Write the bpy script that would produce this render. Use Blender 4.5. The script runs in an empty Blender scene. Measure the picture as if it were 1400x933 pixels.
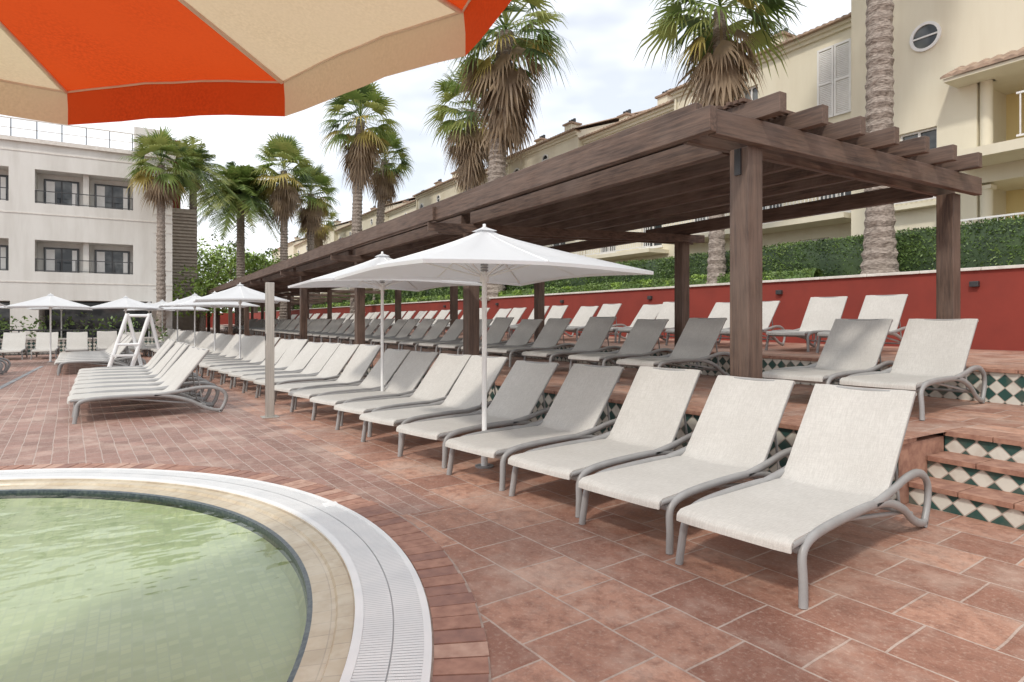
import bpy, math, random
from mathutils import Vector, Matrix, noise
random.seed(7)
R=random.uniform
scene=bpy.context.scene
COL=scene.collection
# ------------------------------------------------------------------ helpers
def link(o,parent=None):
    COL.objects.link(o)
    if parent is not None: o.parent=parent
    return o
def empty(name,loc=(0,0,0)):
    o=bpy.data.objects.new(name,None); o.location=loc; o.empty_display_size=.2
    return link(o)
class MB:
    def __init__(s): s.v=[];s.f=[];s.m=[];s.s=[]
    def poly(s,pts,m=0,sm=False):
        b=len(s.v); s.v.extend([tuple(p) for p in pts]); s.f.append(tuple(range(b,b+len(pts)))); s.m.append(m); s.s.append(sm)
    def box(s,x0,x1,y0,y1,z0,z1,m=0,M=None):
        b=len(s.v)
        P=[(x0,y0,z0),(x1,y0,z0),(x1,y1,z0),(x0,y1,z0),(x0,y0,z1),(x1,y0,z1),(x1,y1,z1),(x0,y1,z1)]
        if M is not None: P=[tuple(M@Vector(p)) for p in P]
        s.v.extend(P)
        for q in ((0,3,2,1),(4,5,6,7),(0,1,5,4),(1,2,6,5),(2,3,7,6),(3,0,4,7)):
            s.f.append(tuple(b+i for i in q)); s.m.append(m); s.s.append(False)
    def grid(s,rows,m=0,sm=True,closed=False):
        b=len(s.v); n=len(rows[0])
        for r in rows: s.v.extend([tuple(p) for p in r])
        for i in range(len(rows)-1):
            for j in range(n if closed else n-1):
                k=(j+1)%n
                s.f.append((b+i*n+j,b+i*n+k,b+(i+1)*n+k,b+(i+1)*n+j)); s.m.append(m); s.s.append(sm)
    def tube(s,pts,a,b2=None,n=8,m=0,side=None,cap=True,sm=True):
        b2=b2 if b2 is not None else a
        pts=[Vector(p) for p in pts]; rows=[]
        for i,p in enumerate(pts):
            t=(pts[min(i+1,len(pts)-1)]-pts[max(i-1,0)]).normalized()
            sd=Vector(side) if side is not None else (Vector((0,0,1)) if abs(t.z)<.9 else Vector((1,0,0))).cross(t).normalized()
            sd=(sd-t*sd.dot(t)).normalized()
            nr=t.cross(sd)
            aa=a[i] if isinstance(a,(list,tuple)) else a
            bb=b2[i] if isinstance(b2,(list,tuple)) else b2
            rows.append([p+sd*aa*math.cos(2*math.pi*(k+.5)/n)+nr*bb*math.sin(2*math.pi*(k+.5)/n) for k in range(n)])
        s.grid(rows,m,sm,True)
        if cap: s.poly(rows[0][::-1],m); s.poly(rows[-1],m)
    def build(s,name,mats,parent=None,bevel=0):
        me=bpy.data.meshes.new(name); me.from_pydata(s.v,[],s.f)
        for mt in mats: me.materials.append(mt)
        me.polygons.foreach_set('material_index',s.m); me.polygons.foreach_set('use_smooth',s.s); me.update()
        o=bpy.data.objects.new(name,me); link(o,parent)
        if bevel:
            bv=o.modifiers.new('b','BEVEL'); bv.width=bevel; bv.segments=2; bv.limit_method='ANGLE'
        return o
def smoothpts(P,k=4):
    out=[]; n=len(P)
    P=[Vector(p) for p in P]
    for i in range(n-1):
        p0=P[max(i-1,0)];p1=P[i];p2=P[i+1];p3=P[min(i+2,n-1)]
        for j in range(k):
            t=j/k
            out.append(.5*((2*p1)+(p2-p0)*t+(2*p0-5*p1+4*p2-p3)*t*t+(3*p1-p0-3*p2+p3)*t**3))
    out.append(P[-1]); return out
# ------------------------------------------------------------------ materials
def newmat(name):
    m=bpy.data.materials.new(name); m.use_nodes=True; nt=m.node_tree
    return m,nt,nt.nodes['Principled BSDF']
def N(nt,t,**k):
    n=nt.nodes.new(t)
    for a,b in k.items(): setattr(n,a,b)
    return n
def mixc(nt,f,a,b,bt='MIX'):
    n=N(nt,'ShaderNodeMix',data_type='RGBA',blend_type=bt)
    for sock,val in ((n.inputs[0],f),(n.inputs[6],a),(n.inputs[7],b)):
        if hasattr(val,'is_output'): nt.links.new(val,sock)
        elif isinstance(val,(int,float)): sock.default_value=val
        else: sock.default_value=(*val,1)
    return n.outputs[2]
def noi(nt,vec,scale,detail=3,rough=.55):
    n=N(nt,'ShaderNodeTexNoise'); n.inputs['Scale'].default_value=scale; n.inputs['Detail'].default_value=min(detail,4); n.inputs['Roughness'].default_value=rough
    if vec is not None: nt.links.new(vec,n.inputs['Vector'])
    return n.outputs['Fac']
def ramp(nt,val,a,b,ca=(0,0,0),cb=(1,1,1)):
    r=N(nt,'ShaderNodeValToRGB'); e=r.color_ramp.elements
    e[0].position=a; e[1].position=b; e[0].color=(*ca,1); e[1].color=(*cb,1)
    nt.links.new(val,r.inputs[0]); return r.outputs[0]
def objco(nt,scale=(1,1,1),rot=(0,0,0),loc=(0,0,0)):
    tc=N(nt,'ShaderNodeTexCoord'); mp=N(nt,'ShaderNodeMapping')
    mp.inputs['Scale'].default_value=scale; mp.inputs['Rotation'].default_value=rot; mp.inputs['Location'].default_value=loc
    nt.links.new(tc.outputs['Object'],mp.inputs[0]); return mp.outputs[0]
def bump(nt,bs,h,strength=.3,dist=.01):
    b=N(nt,'ShaderNodeBump'); b.inputs['Strength'].default_value=strength; b.inputs['Distance'].default_value=dist
    nt.links.new(h,b.inputs['Height']); nt.links.new(b.outputs[0],bs.inputs['Normal'])
def nm(name,c1,c2,scale=5,rough=.7,stretch=(1,1,1),bs=.2,bd=.01,detail=3,metal=0,lo=.35,hi=.65):
    m,nt,b=newmat(name); v=objco(nt,stretch); f=noi(nt,v,scale,detail)
    c=mixc(nt,ramp(nt,f,lo,hi),c1,c2); nt.links.new(c,b.inputs['Base Color'])
    b.inputs['Roughness'].default_value=rough; b.inputs['Metallic'].default_value=metal
    if bs: bump(nt,b,f,bs,bd)
    return m
def fabric(name,c1,c2,trans=.35,scale=300,stretch=(1,1,1),rough=.8,streak=None):
    m,nt,b=newmat(name); v=objco(nt,stretch); f=noi(nt,v,scale,1); g=noi(nt,objco(nt),3,2)
    c=mixc(nt,ramp(nt,f,.3,.7),c1,c2); c=mixc(nt,ramp(nt,g,.3,.7),c,tuple(x*.95 for x in c1))
    if streak:
        h=noi(nt,objco(nt,(.25,3,.25)),60,2); c=mixc(nt,ramp(nt,h,.40,.62,(0,0,0),(.5,)*3),c,streak)
        h=noi(nt,objco(nt,(2,.25,2)),60,2); c=mixc(nt,ramp(nt,h,.42,.62,(0,0,0),(.3,)*3),c,streak)
    nt.links.new(c,b.inputs['Base Color']); b.inputs['Roughness'].default_value=rough
    bump(nt,b,f,.2,.003)
    t=N(nt,'ShaderNodeBsdfTranslucent'); nt.links.new(c,t.inputs[0])
    mx=N(nt,'ShaderNodeMixShader'); mx.inputs[0].default_value=trans
    nt.links.new(b.outputs[0],mx.inputs[1]); nt.links.new(t.outputs[0],mx.inputs[2])
    nt.links.new(mx.outputs[0],nt.nodes['Material Output'].inputs[0]); return m
def leafmat(name,c1,c2,trans=True):
    m,nt,b=newmat(name); f=noi(nt,objco(nt),1.7,1)
    c=mixc(nt,ramp(nt,f,.35,.65),c1,c2); nt.links.new(c,b.inputs['Base Color']); b.inputs['Roughness'].default_value=.5
    if trans:
        t=N(nt,'ShaderNodeBsdfTranslucent'); nt.links.new(c,t.inputs[0])
        mx=N(nt,'ShaderNodeMixShader'); mx.inputs[0].default_value=.35
        nt.links.new(b.outputs[0],mx.inputs[1]); nt.links.new(t.outputs[0],mx.inputs[2])
        nt.links.new(mx.outputs[0],nt.nodes['Material Output'].inputs[0])
    return m

def bricknode(nt,vec,c1,c2,mo,w,h,ms,off=.5):
    br=N(nt,'ShaderNodeTexBrick'); br.offset=off; br.inputs['Scale'].default_value=1
    br.inputs['Brick Width'].default_value=w; br.inputs['Row Height'].default_value=h
    br.inputs['Mortar Size'].default_value=ms; br.inputs['Mortar Smooth'].default_value=.15; br.inputs['Bias'].default_value=0
    br.inputs['Color1'].default_value=(*c1,1);br.inputs['Color2'].default_value=(*c2,1);br.inputs['Mortar'].default_value=(*mo,1)
    nt.links.new(vec,br.inputs['Vector']); return br
def paving(name,dual=True):
    m,nt,b=newmat(name)
    v=objco(nt,rot=(0,0,math.radians(86)))
    nv=N(nt,'ShaderNodeTexNoise'); nv.inputs['Scale'].default_value=2.5; nv.inputs['Detail'].default_value=1; nt.links.new(v,nv.inputs['Vector'])
    sc=N(nt,'ShaderNodeVectorMath',operation='SCALE'); sc.inputs['Scale'].default_value=.02; nt.links.new(nv.outputs['Color'],sc.inputs[0])
    ad=N(nt,'ShaderNodeVectorMath',operation='ADD'); nt.links.new(v,ad.inputs[0]); nt.links.new(sc.outputs[0],ad.inputs[1])
    v2=ad.outputs[0]
    br=bricknode(nt,v2,(.54,.30,.21),(.27,.125,.085),(.47,.36,.30),.40,.40,.006,.35)
    col,fac=br.outputs['Color'],br.outputs['Fac']
    if dual:
        b2=bricknode(nt,v2,(.37,.215,.175),(.22,.125,.10),(.38,.30,.27),.28,.14,.005)
        sx=N(nt,'ShaderNodeSeparateXYZ'); tc=N(nt,'ShaderNodeTexCoord'); nt.links.new(tc.outputs['Object'],sx.inputs[0])
        a=N(nt,'ShaderNodeMath',operation='MULTIPLY_ADD'); nt.links.new(sx.outputs[1],a.inputs[0]); a.inputs[1].default_value=.085; nt.links.new(sx.outputs[0],a.inputs[2])
        g=N(nt,'ShaderNodeMath',operation='LESS_THAN'); nt.links.new(a.outputs[0],g.inputs[0]); g.inputs[1].default_value=2.35
        h=N(nt,'ShaderNodeMath',operation='GREATER_THAN'); nt.links.new(sx.outputs[1],h.inputs[0]); h.inputs[1].default_value=4.2
        mm=N(nt,'ShaderNodeMath',operation='MULTIPLY'); nt.links.new(g.outputs[0],mm.inputs[0]); nt.links.new(h.outputs[0],mm.inputs[1])
        col=mixc(nt,mm.outputs[0],col,b2.outputs['Color'])
        fac2=N(nt,'ShaderNodeMix',data_type='FLOAT'); nt.links.new(mm.outputs[0],fac2.inputs[0]); nt.links.new(fac,fac2.inputs[2]); nt.links.new(b2.outputs['Fac'],fac2.inputs[3]); fac=fac2.outputs[0]
    n1=noi(nt,v,1.6,4,.7); n2=noi(nt,v,11,4,.75); n3=noi(nt,v,.7,3,.7); n4=noi(nt,v,45,2,.7)
    col=mixc(nt,ramp(nt,n2,.36,.56,(.75,)*3,(0,0,0)),col,(.23,.105,.072))
    col=mixc(nt,ramp(nt,n1,.48,.66,(0,0,0),(.5,.5,.5)),col,(.58,.44,.36))
    col=mixc(nt,ramp(nt,n3,.5,.64,(0,0,0),(.4,.4,.4)),col,(.23,.135,.105))
    col=mixc(nt,ramp(nt,n4,.52,.75,(0,0,0),(.35,.35,.35)),col,(.62,.47,.38))
    mort=ramp(nt,fac,.3,.9,(0,0,0),(.45,)*3)
    col=mixc(nt,mort,col,(.50,.40,.34))
    nt.links.new(col,b.inputs['Base Color'])
    rr=ramp(nt,n2,.3,.7,(.38,)*3,(.72,)*3); nt.links.new(rr,b.inputs['Roughness'])
    inv=N(nt,'ShaderNodeMath',operation='MULTIPLY_ADD'); nt.links.new(fac,inv.inputs[0]); inv.inputs[1].default_value=-1; nt.links.new(n2,inv.inputs[2])
    bump(nt,b,inv.outputs[0],.6,.008); return m
def checker(name,axis='Y',size=.105):
    m,nt,b=newmat(name); tc=N(nt,'ShaderNodeTexCoord'); sx=N(nt,'ShaderNodeSeparateXYZ'); nt.links.new(tc.outputs['Object'],sx.inputs[0])
    cb=N(nt,'ShaderNodeCombineXYZ'); nt.links.new(sx.outputs[1 if axis=='Y' else 0],cb.inputs[0]); nt.links.new(sx.outputs[2],cb.inputs[1]); cb.inputs[2].default_value=.3
    mp=N(nt,'ShaderNodeMapping'); mp.inputs['Rotation'].default_value=(0,0,math.radians(45)); nt.links.new(cb.outputs[0],mp.inputs[0])
    ck=N(nt,'ShaderNodeTexChecker'); ck.inputs['Scale'].default_value=1/size
    ck.inputs['Color1'].default_value=(.66,.65,.58,1); ck.inputs['Color2'].default_value=(.03,.085,.075,1)
    nt.links.new(mp.outputs[0],ck.inputs[0])
    gb=bricknode(nt,mp.outputs[0],(0,0,0),(0,0,0),(1,1,1),size,size,.004,0)
    n=noi(nt,objco(nt),6,4)
    c=mixc(nt,gb.outputs['Fac'],ck.outputs[0],(.42,.36,.31))
    c=mixc(nt,ramp(nt,n,.45,.75,(0,0,0),(.45,.45,.45)),c,(.30,.22,.17))
    nt.links.new(c,b.inputs['Base Color']); b.inputs['Roughness'].default_value=.3; return m

M_pave=paving('terracotta_paving'); M_pave2=paving('terracotta_terrace',False)
M_checkY=checker('diamond_tiles_y','Y'); M_checkX=checker('diamond_tiles_x','X')
M_nose=nm('terracotta_nosing',(.42,.235,.165),(.27,.135,.095),14,.65)
M_brickA=nm('brick_a',(.40,.215,.155),(.28,.14,.10),14,.7)
M_brickB=nm('brick_b',(.50,.32,.245),(.38,.22,.165),14,.7)
M_brickC=nm('brick_c',(.31,.165,.125),(.23,.12,.095),14,.7)
M_grout=nm('grout',(.42,.33,.28),(.33,.24,.20),20,.9)
M_white=nm('white_plastic',(.82,.82,.81),(.74,.75,.75),4,.4,bs=0)
M_wshadow=nm('grate_gap',(.60,.61,.61),(.52,.53,.53),9,.7,bs=0)
M_fab=fabric('lounger_textilene',(.75,.725,.68),(.54,.515,.475),.22,230,(3,.6,1),.8,(.53,.505,.465))
M_frame=nm('lounger_frame_grey',(.33,.325,.32),(.29,.285,.28),8,.38,bs=0)
M_wcan=fabric('white_canvas',(.82,.83,.84),(.76,.77,.79),.35,200)
M_pole=nm('white_painted_pole',(.80,.80,.78),(.74,.74,.73),6,.35,bs=0)
M_spring=nm('grey_spring',(.35,.36,.37),(.25,.26,.27),20,.4,bs=0)
M_orange=fabric('orange_canvas',(.72,.085,.014),(.58,.062,.01),.45,90,(1,1,1))
M_cream=fabric('cream_canvas',(.80,.65,.46),(.70,.56,.38),.38,90,(1,1,1))
M_seam=nm('seam_tape',(.76,.62,.52),(.70,.56,.46),10,.8,bs=0)
def woodmat(name,st):
    m,nt,b=newmat(name); v=objco(nt,st); f=noi(nt,v,9,4,.7); g=noi(nt,objco(nt),1.5,3)
    c=mixc(nt,ramp(nt,f,.35,.68),(.050,.030,.022),(.16,.10,.072)); c=mixc(nt,ramp(nt,g,.42,.7,(0,0,0),(.5,.5,.5)),c,(.18,.13,.105))
    nt.links.new(c,b.inputs['Base Color']); b.inputs['Roughness'].default_value=.6; bump(nt,b,f,.5,.005); return m
M_woodZ=woodmat('dark_wood_vertical',(4,4,.25)); M_woodY=woodmat('dark_wood_long',(4,.25,4)); M_woodX=woodmat('dark_wood_cross',(.25,4,4))
M_slat=nm('reed_slats',(.15,.09,.064),(.085,.052,.038),20,.8)
M_red=nm('red_render',(.26,.04,.026),(.20,.032,.022),1.2,.85,bs=.3,bd=.01,detail=4,lo=.35,hi=.7)
M_cap=nm('wall_cap',(.72,.69,.64),(.60,.56,.51),6,.7)
M_steel=nm('brushed_steel',(.52,.49,.44),(.42,.40,.36),8,.35,(8,8,.3),0,metal=.5)
def stucco(name,c,c2,streak=.25):
    m,nt,b=newmat(name); v=objco(nt,(1,1,.15)); f=noi(nt,v,1.4,4,.65); g=noi(nt,objco(nt),60,1)
    cc=mixc(nt,ramp(nt,f,.42,.75,(0,0,0),(1,1,1)),c,c2); nt.links.new(cc,b.inputs['Base Color']); b.inputs['Roughness'].default_value=.85
    bump(nt,b,g,.3,.01); return m
M_yel=stucco('cream_stucco',(.74,.69,.55),(.68,.62,.48))
M_yel2=stucco('yellow_stucco',(.76,.63,.33),(.70,.56,.28))
M_hotel=stucco('white_concrete',(.68,.665,.63),(.56,.54,.50))
M_glass=bpy.data.materials.new('window_glass'); M_glass.use_nodes=True
_b=M_glass.node_tree.nodes['Principled BSDF']; _b.inputs['Roughness'].default_value=.06
_f=noi(M_glass.node_tree,objco(M_glass.node_tree),.9,3); _c=mixc(M_glass.node_tree,ramp(M_glass.node_tree,_f,.45,.6),(.03,.035,.04),(.15,.16,.16)); M_glass.node_tree.links.new(_c,_b.inputs['Base Color'])
M_dark=nm('dark_metal',(.035,.035,.038),(.05,.05,.05),5,.4,bs=0)
M_shut=nm('white_shutters',(.80,.79,.77),(.74,.73,.71),5,.5,bs=0)
M_rooft=nm('roof_tiles',(.42,.30,.22),(.28,.20,.15),7,.8)
M_soil=nm('soil',(.16,.12,.08),(.09,.09,.04),3,.95)
M_trunk=nm('palm_trunk_bark',(.16,.13,.108),(.38,.325,.28),11,.9,(1,1,3),.9,.03,4)
L1=leafmat('palm_leaf_a',(.22,.29,.075),(.14,.21,.05)); L2=leafmat('palm_leaf_b',(.37,.39,.12),(.24,.29,.08)); L3=leafmat('palm_leaf_c',(.10,.16,.05),(.07,.11,.035))
LD=leafmat('palm_dead_leaf',(.38,.28,.18),(.25,.18,.12)); LY=leafmat('palm_yellow_leaf',(.50,.40,.12),(.37,.31,.09))
H1=leafmat('hedge_leaf_a',(.075,.125,.026),(.10,.17,.04),False); H2=leafmat('hedge_leaf_b',(.14,.21,.05),(.10,.165,.035),False); H3=leafmat('hedge_leaf_c',(.025,.05,.016),(.045,.08,.022),False)
T1=leafmat('tree_leaf_bright',(.30,.43,.075),(.20,.31,.055),False)

# ------------------------------------------------------------------ ground & pool
PC=(-2.2,3.9); RG=3.3
def ringpt(r,a,z): return (PC[0]+r*math.cos(a),PC[1]+r*math.sin(a),z)
NS=192
mb=MB()
rows=[[ringpt(r,2*math.pi*i/NS,0) for i in range(NS)] for r in (RG,6,14,40,120,700)]
mb.grid(rows,0,False,True); mb.build('ground',[M_pave])
mb=MB(); mb.grid([[ringpt(r,2*math.pi*i/NS,.004) for i in range(NS)] for r in (3.6,3.84)],0,False,True)
nb=196
for i in range(nb):
    a0=2*math.pi*(i+.04+R(-.03,.03))/nb; a1=2*math.pi*(i+.96+R(-.03,.03))/nb; z=.008+R(0,.003); r0=3.612;r1=3.83+R(-.01,.01)
    P=[ringpt(r0,a0,z),ringpt(r1,a0,z),ringpt(r1,a1,z),ringpt(r0,a1,z)]
    mb.poly(P,random.choice((1,1,2,3)))
    Q=[(p[0],p[1],.004) for p in P]
    for k in range(4): mb.poly([P[k],P[(k+1)%4],Q[(k+1)%4],Q[k]],1)
mb.build('brick_border',[M_grout,M_brickA,M_brickB,M_brickC])
mb=MB(); mb.grid([[ringpt(r,2*math.pi*i/NS,.004) for i in range(NS)] for r in (RG-.035,3.6)],1,False,True)
for ra,rb in ((3.26,3.30),(3.57,3.603)):
    mb.grid([[ringpt(r,2*math.pi*i/NS,z) for i in range(NS)] for r,z in ((ra,.003),(ra,.016),(rb,.016),(rb,.003))],0,False,True)
ng=1040
for i in range(ng):
    a0=2*math.pi*(i+.1)/ng; a1=2*math.pi*(i+.9)/ng
    for ra,rb in ((3.30,3.432),(3.439,3.57)):
        mb.poly([ringpt(ra,a0,.014),ringpt(rb,a0,.014),ringpt(rb,a1,.014),ringpt(ra,a1,.014)],0)
mb.build('pool_overflow_grate',[M_white,M_wshadow])
M_cop,nt,b=newmat('beige_coping_tiles')
tc=N(nt,'ShaderNodeTexCoord'); mp=N(nt,'ShaderNodeMapping'); mp.inputs['Location'].default_value=(2.2,-3.9,0); nt.links.new(tc.outputs['Object'],mp.inputs[0])
sx=N(nt,'ShaderNodeSeparateXYZ'); nt.links.new(mp.outputs[0],sx.inputs[0])
at=N(nt,'ShaderNodeMath',operation='ARCTAN2'); nt.links.new(sx.outputs[1],at.inputs[0]); nt.links.new(sx.outputs[0],at.inputs[1])
am=N(nt,'ShaderNodeMath',operation='MULTIPLY'); nt.links.new(at.outputs[0],am.inputs[0]); am.inputs[1].default_value=3.1
ln=N(nt,'ShaderNodeVectorMath',operation='LENGTH'); nt.links.new(mp.outputs[0],ln.inputs[0])
cb=N(nt,'ShaderNodeCombineXYZ'); nt.links.new(am.outputs[0],cb.inputs[0]); nt.links.new(ln.outputs[1],cb.inputs[1])
br=bricknode(nt,cb.outputs[0],(.50,.41,.28),(.43,.35,.235),(.33,.27,.19),.12,.105,.003,0)
c=mixc(nt,ramp(nt,noi(nt,mp.outputs[0],2.2,4,.7),.42,.62,(0,0,0),(.55,.55,.55)),br.outputs['Color'],(.62,.56,.44))
c=mixc(nt,ramp(nt,noi(nt,mp.outputs[0],6,4,.7),.5,.7,(0,0,0),(.5,.5,.5)),c,(.38,.30,.20)); nt.links.new(c,b.inputs['Base Color']); b.inputs['Roughness'].default_value=.25
mb=MB(); mb.grid([[ringpt(r,2*math.pi*i/NS,z) for i in range(NS)] for r,z in ((3.262,.010),(3.255,-.006),(3.18,-.010),(3.17,-.024),(3.06,-.03))],0,False,True)
mb.build('pool_coping',[M_cop])
def mosaic(name,c1,c2,mo,sz):
    m,nt,b=newmat(name); v=objco(nt); br=bricknode(nt,v,c1,c2,mo,sz,sz,.004,0)
    c=mixc(nt,ramp(nt,noi(nt,v,.8,4),.4,.7,(0,0,0),(.5,.5,.5)),br.outputs['Color'],(.56,.60,.42)); nt.links.new(c,b.inputs['Base Color']); b.inputs['Roughness'].default_value=.4; return m
M_mos=mosaic('pool_mosaic',(.74,.73,.53),(.58,.60,.42),(.62,.63,.48),.05)
M_mosd=nm('dark_mosaic',(.02,.035,.05),(.08,.10,.10),40,.3,bs=0)
mb=MB()
mb.grid([[ringpt(r,2*math.pi*i/NS,z) for i in range(NS)] for r,z in ((3.06,-.03),(3.035,-.034),(3.03,-.10))],1,False,True)
mb.grid([[ringpt(r,2*math.pi*i/NS,z) for i in range(NS)] for r,z in ((3.03,-.10),(3.0,-.16),(1.5,-.24),(.01,-.28))],0,False,True)
mb.build('pool_basin',[M_mos,M_mosd])
M_water=bpy.data.materials.new('pool_water'); M_water.use_nodes=True; nt=M_water.node_tree
nt.nodes.remove(nt.nodes['Principled BSDF'])
tr=N(nt,'ShaderNodeBsdfTransparent'); tr.inputs[0].default_value=(.88,.955,.88,1)
gl=N(nt,'ShaderNodeBsdfGlossy'); gl.inputs['Roughness'].default_value=.02
fr=N(nt,'ShaderNodeFresnel'); fr.inputs[0].default_value=1.4
bp=N(nt,'ShaderNodeBump'); bp.inputs['Strength'].default_value=.3; bp.inputs['Distance'].default_value=.03
nt.links.new(noi(nt,objco(nt,(1,1.6,1)),3.0,2,.5),bp.inputs['Height'])
nt.links.new(bp.outputs[0],gl.inputs['Normal']); nt.links.new(bp.outputs[0],fr.inputs['Normal'])
mx=N(nt,'ShaderNodeMixShader'); nt.links.new(fr.outputs[0],mx.inputs[0]); nt.links.new(tr.outputs[0],mx.inputs[1]); nt.links.new(gl.outputs[0],mx.inputs[2]); nt.links.new(mx.outputs[0],nt.nodes['Material Output'].inputs[0])
mb=MB(); mb.grid([[ringpt(r,2*math.pi*i/NS,-.055) for i in range(NS)] for r in (3.035,1.5,.005)],0,True,True)
mb.build('pool_water',[M_water])
mb=MB(); mb.box(1.22,1.32,4.62,4.72,.012,.020,0); mb.build('skimmer_lid',[M_white],bevel=.003)
mb=MB()
for i in range(60):
    y=8.2+i*.25; mb.box(-2.35,-2.25,y,y+.24,.003,.007,0)
mb.build('floor_drain',[M_spring])

# ------------------------------------------------------------------ terraces
H1z=.5; H2z=.87
def e1(y): return 4.9-.085*(y-2.45)
mb=MB()
YE=75; y0=2.45
def slabtop(mb,pts,z,m): mb.poly([(p[0],p[1],z) for p in pts],m)
slabtop(mb,[(e1(y0)-.03,y0-.03),(7.95,y0-.03),(7.95,YE),(e1(YE)-.03,YE)],H1z,0)
slabtop(mb,[(5.61,-20),(7.95,-20),(7.95,y0-.03),(5.61,y0-.03)],H1z,0)
mb.build('terrace_lower_floor',[M_pave2])
mb=MB()
mb.poly([(e1(y0),y0,0),(e1(YE),YE,0),(e1(YE),YE,H1z-.04),(e1(y0),y0,H1z-.04)],0)
mb.build('terrace_riser_tiles',[M_checkY])
mb=MB()
mb.box(e1(y0)+.002,5.6,y0,y0+.2,0,H1z-.042,0)
yy=y0-.03
while yy<YE-1:
    l=.33; x=e1(yy)
    Mx=Matrix.Translation((x,yy,0))@Matrix.Rotation(math.atan(.085),4,'Z')
    mb.box(-.035,.26,.004,l-.004,H1z-.04,H1z+.004,0,Mx); yy+=l
mb.build('terrace_nosing',[M_nose],bevel=.006)
mb=MB(); mt=MB()
xs=[5.05,5.33,5.61]
for i,x in enumerate(xs):
    z1=(i+1)*.1667
    mt.poly([(x,-20,z1-.1667),(x,y0,z1-.1667),(x,y0,z1-.035),(x,-20,z1-.035)],0)
    y=-20
    while y<y0-.01:
        mb.box(x-.03,x+.30,y+.004,min(y+.33,y0)-.004,z1-.035,z1+.003,0); y+=.33
o=empty('terrace_steps'); mb.build('treads',[M_nose],o,.006); mt.build('riser_tiles',[M_checkY],o)
mb=MB(); slabtop(mb,[(7.95,-20),(12.8,-20),(12.8,YE),(7.95,YE)],H2z,0); mb.build('terrace_upper_floor',[M_pave2])
mb=MB(); mb.poly([(7.949,-20,H1z),(7.949,YE,H1z),(7.949,YE,H2z-.04),(7.949,-20,H2z-.04)],0); mb.build('terrace_riser_tiles',[M_checkY])
mb=MB(); y=-20
while y<60:
    mb.box(7.91,8.2,y+.004,y+.326,H2z-.04,H2z+.004,0); y+=.33
mb.build('terrace_nosing',[M_nose],bevel=.006)
mb=MB(); mb.box(12.8,13.0,-20,95,.5,2.27,0); o=empty('red_retaining_wall'); mb.build('wall_body',[M_red],o)
mb=MB(); y=-20
while y<95: mb.box(12.75,13.05,y+.004,y+.996,2.27,2.325,0); y+=1
mb.build('coping',[M_cap],o,.008)
mb=MB()
for y in (5.1,9.0,13.2,17.5,22,27): mb.box(12.72,12.8,y-.07,y+.07,1.98,2.08,0)
mb.build('wall_lights',[M_dark],o,.01)
mb=MB(); mb.poly([(13.0,-40,2.2),(160,-40,2.2),(160,160,2.2),(13.0,160,2.2)],0); mb.build('planting_terrace',[M_soil])
mb=MB(); mb.poly([(3.2,YE+20,0),(13,YE+20,0),(13,YE+20,2.3),(3.2,YE+20,2.3)],0); mb.build('end_wall',[M_red])

# hedge
def leafquad(mb,p,s,m,nrm=None):
    a=Vector((R(-1,1),R(-1,1),R(-1,1))).normalized(); b=a.cross(Vector((R(-1,1),R(-1,1),R(-1,1)))).normalized()
    p=Vector(p); mb.poly([p-a*s,p+b*s*.45,p+a*s,p-b*s*.45],m)
def hedge(name,x0,x1,ya,yb,z0,z1,dens,ls,seed,mats,amp=.06):
    random.seed(seed); mb=MB()
    n=int((yb-ya)/.22); rows=[]
    prof=[(x0,z0),(x0,(z0+z1)/2),(x0+.02,z1-.1),(x0+.1,z1),((x0+x1)/2,z1+.01),(x1-.1,z1),(x1,z1-.15),(x1,z0)]
    for i in range(n+1):
        y=ya+(yb-ya)*i/n; r=[]
        for (x,z) in prof:
            d=noise.noise(Vector((x*2,y*1.3,z*2+seed)))*amp
            r.append((x+d,y,z+(d*.7 if z>z0 else 0)))
        rows.append(r)
    mb.grid(rows,2)
    y=ya
    while y<yb:
        dd=dens*max(.12,min(1,(14/(max(y,8)+2)))**1.3)
        for _ in range(int(dd*.5*((z1-z0)+.5))):
            yy=y+R(0,.5); t=R(0,1)
            dn=noise.noise(Vector((x0*2,yy*1.3,seed+t*3)))*amp
            if t<(z1-z0)/((z1-z0)+.5): p=(x0+R(-.05,.02)+dn,yy,R(z0,z1+.02))
            else: p=(R(x0,x1),yy,z1+R(-.02,.04)+dn)
            k=noise.noise(Vector((p[0],p[1]*1.5,p[2]*2)))
            m=1 if k>.12 else (0 if k>-.3 or random.random()<.6 else 2)
            leafquad(mb,p,R(.7,1.2)*ls*(1+max(0,yy-10)*.05),m)
        y+=.5
    return mb.build(name,mats)
hedge('tall_hedge',13.75,14.8,-2,92,2.2,3.25,1100,.032,3,[H1,H2,H3])
hedge('low_shrub_hedge',13.12,13.5,8.4,60,2.2,2.52,800,.04,5,[H2,T1,H1],.1)
random.seed(11)

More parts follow.
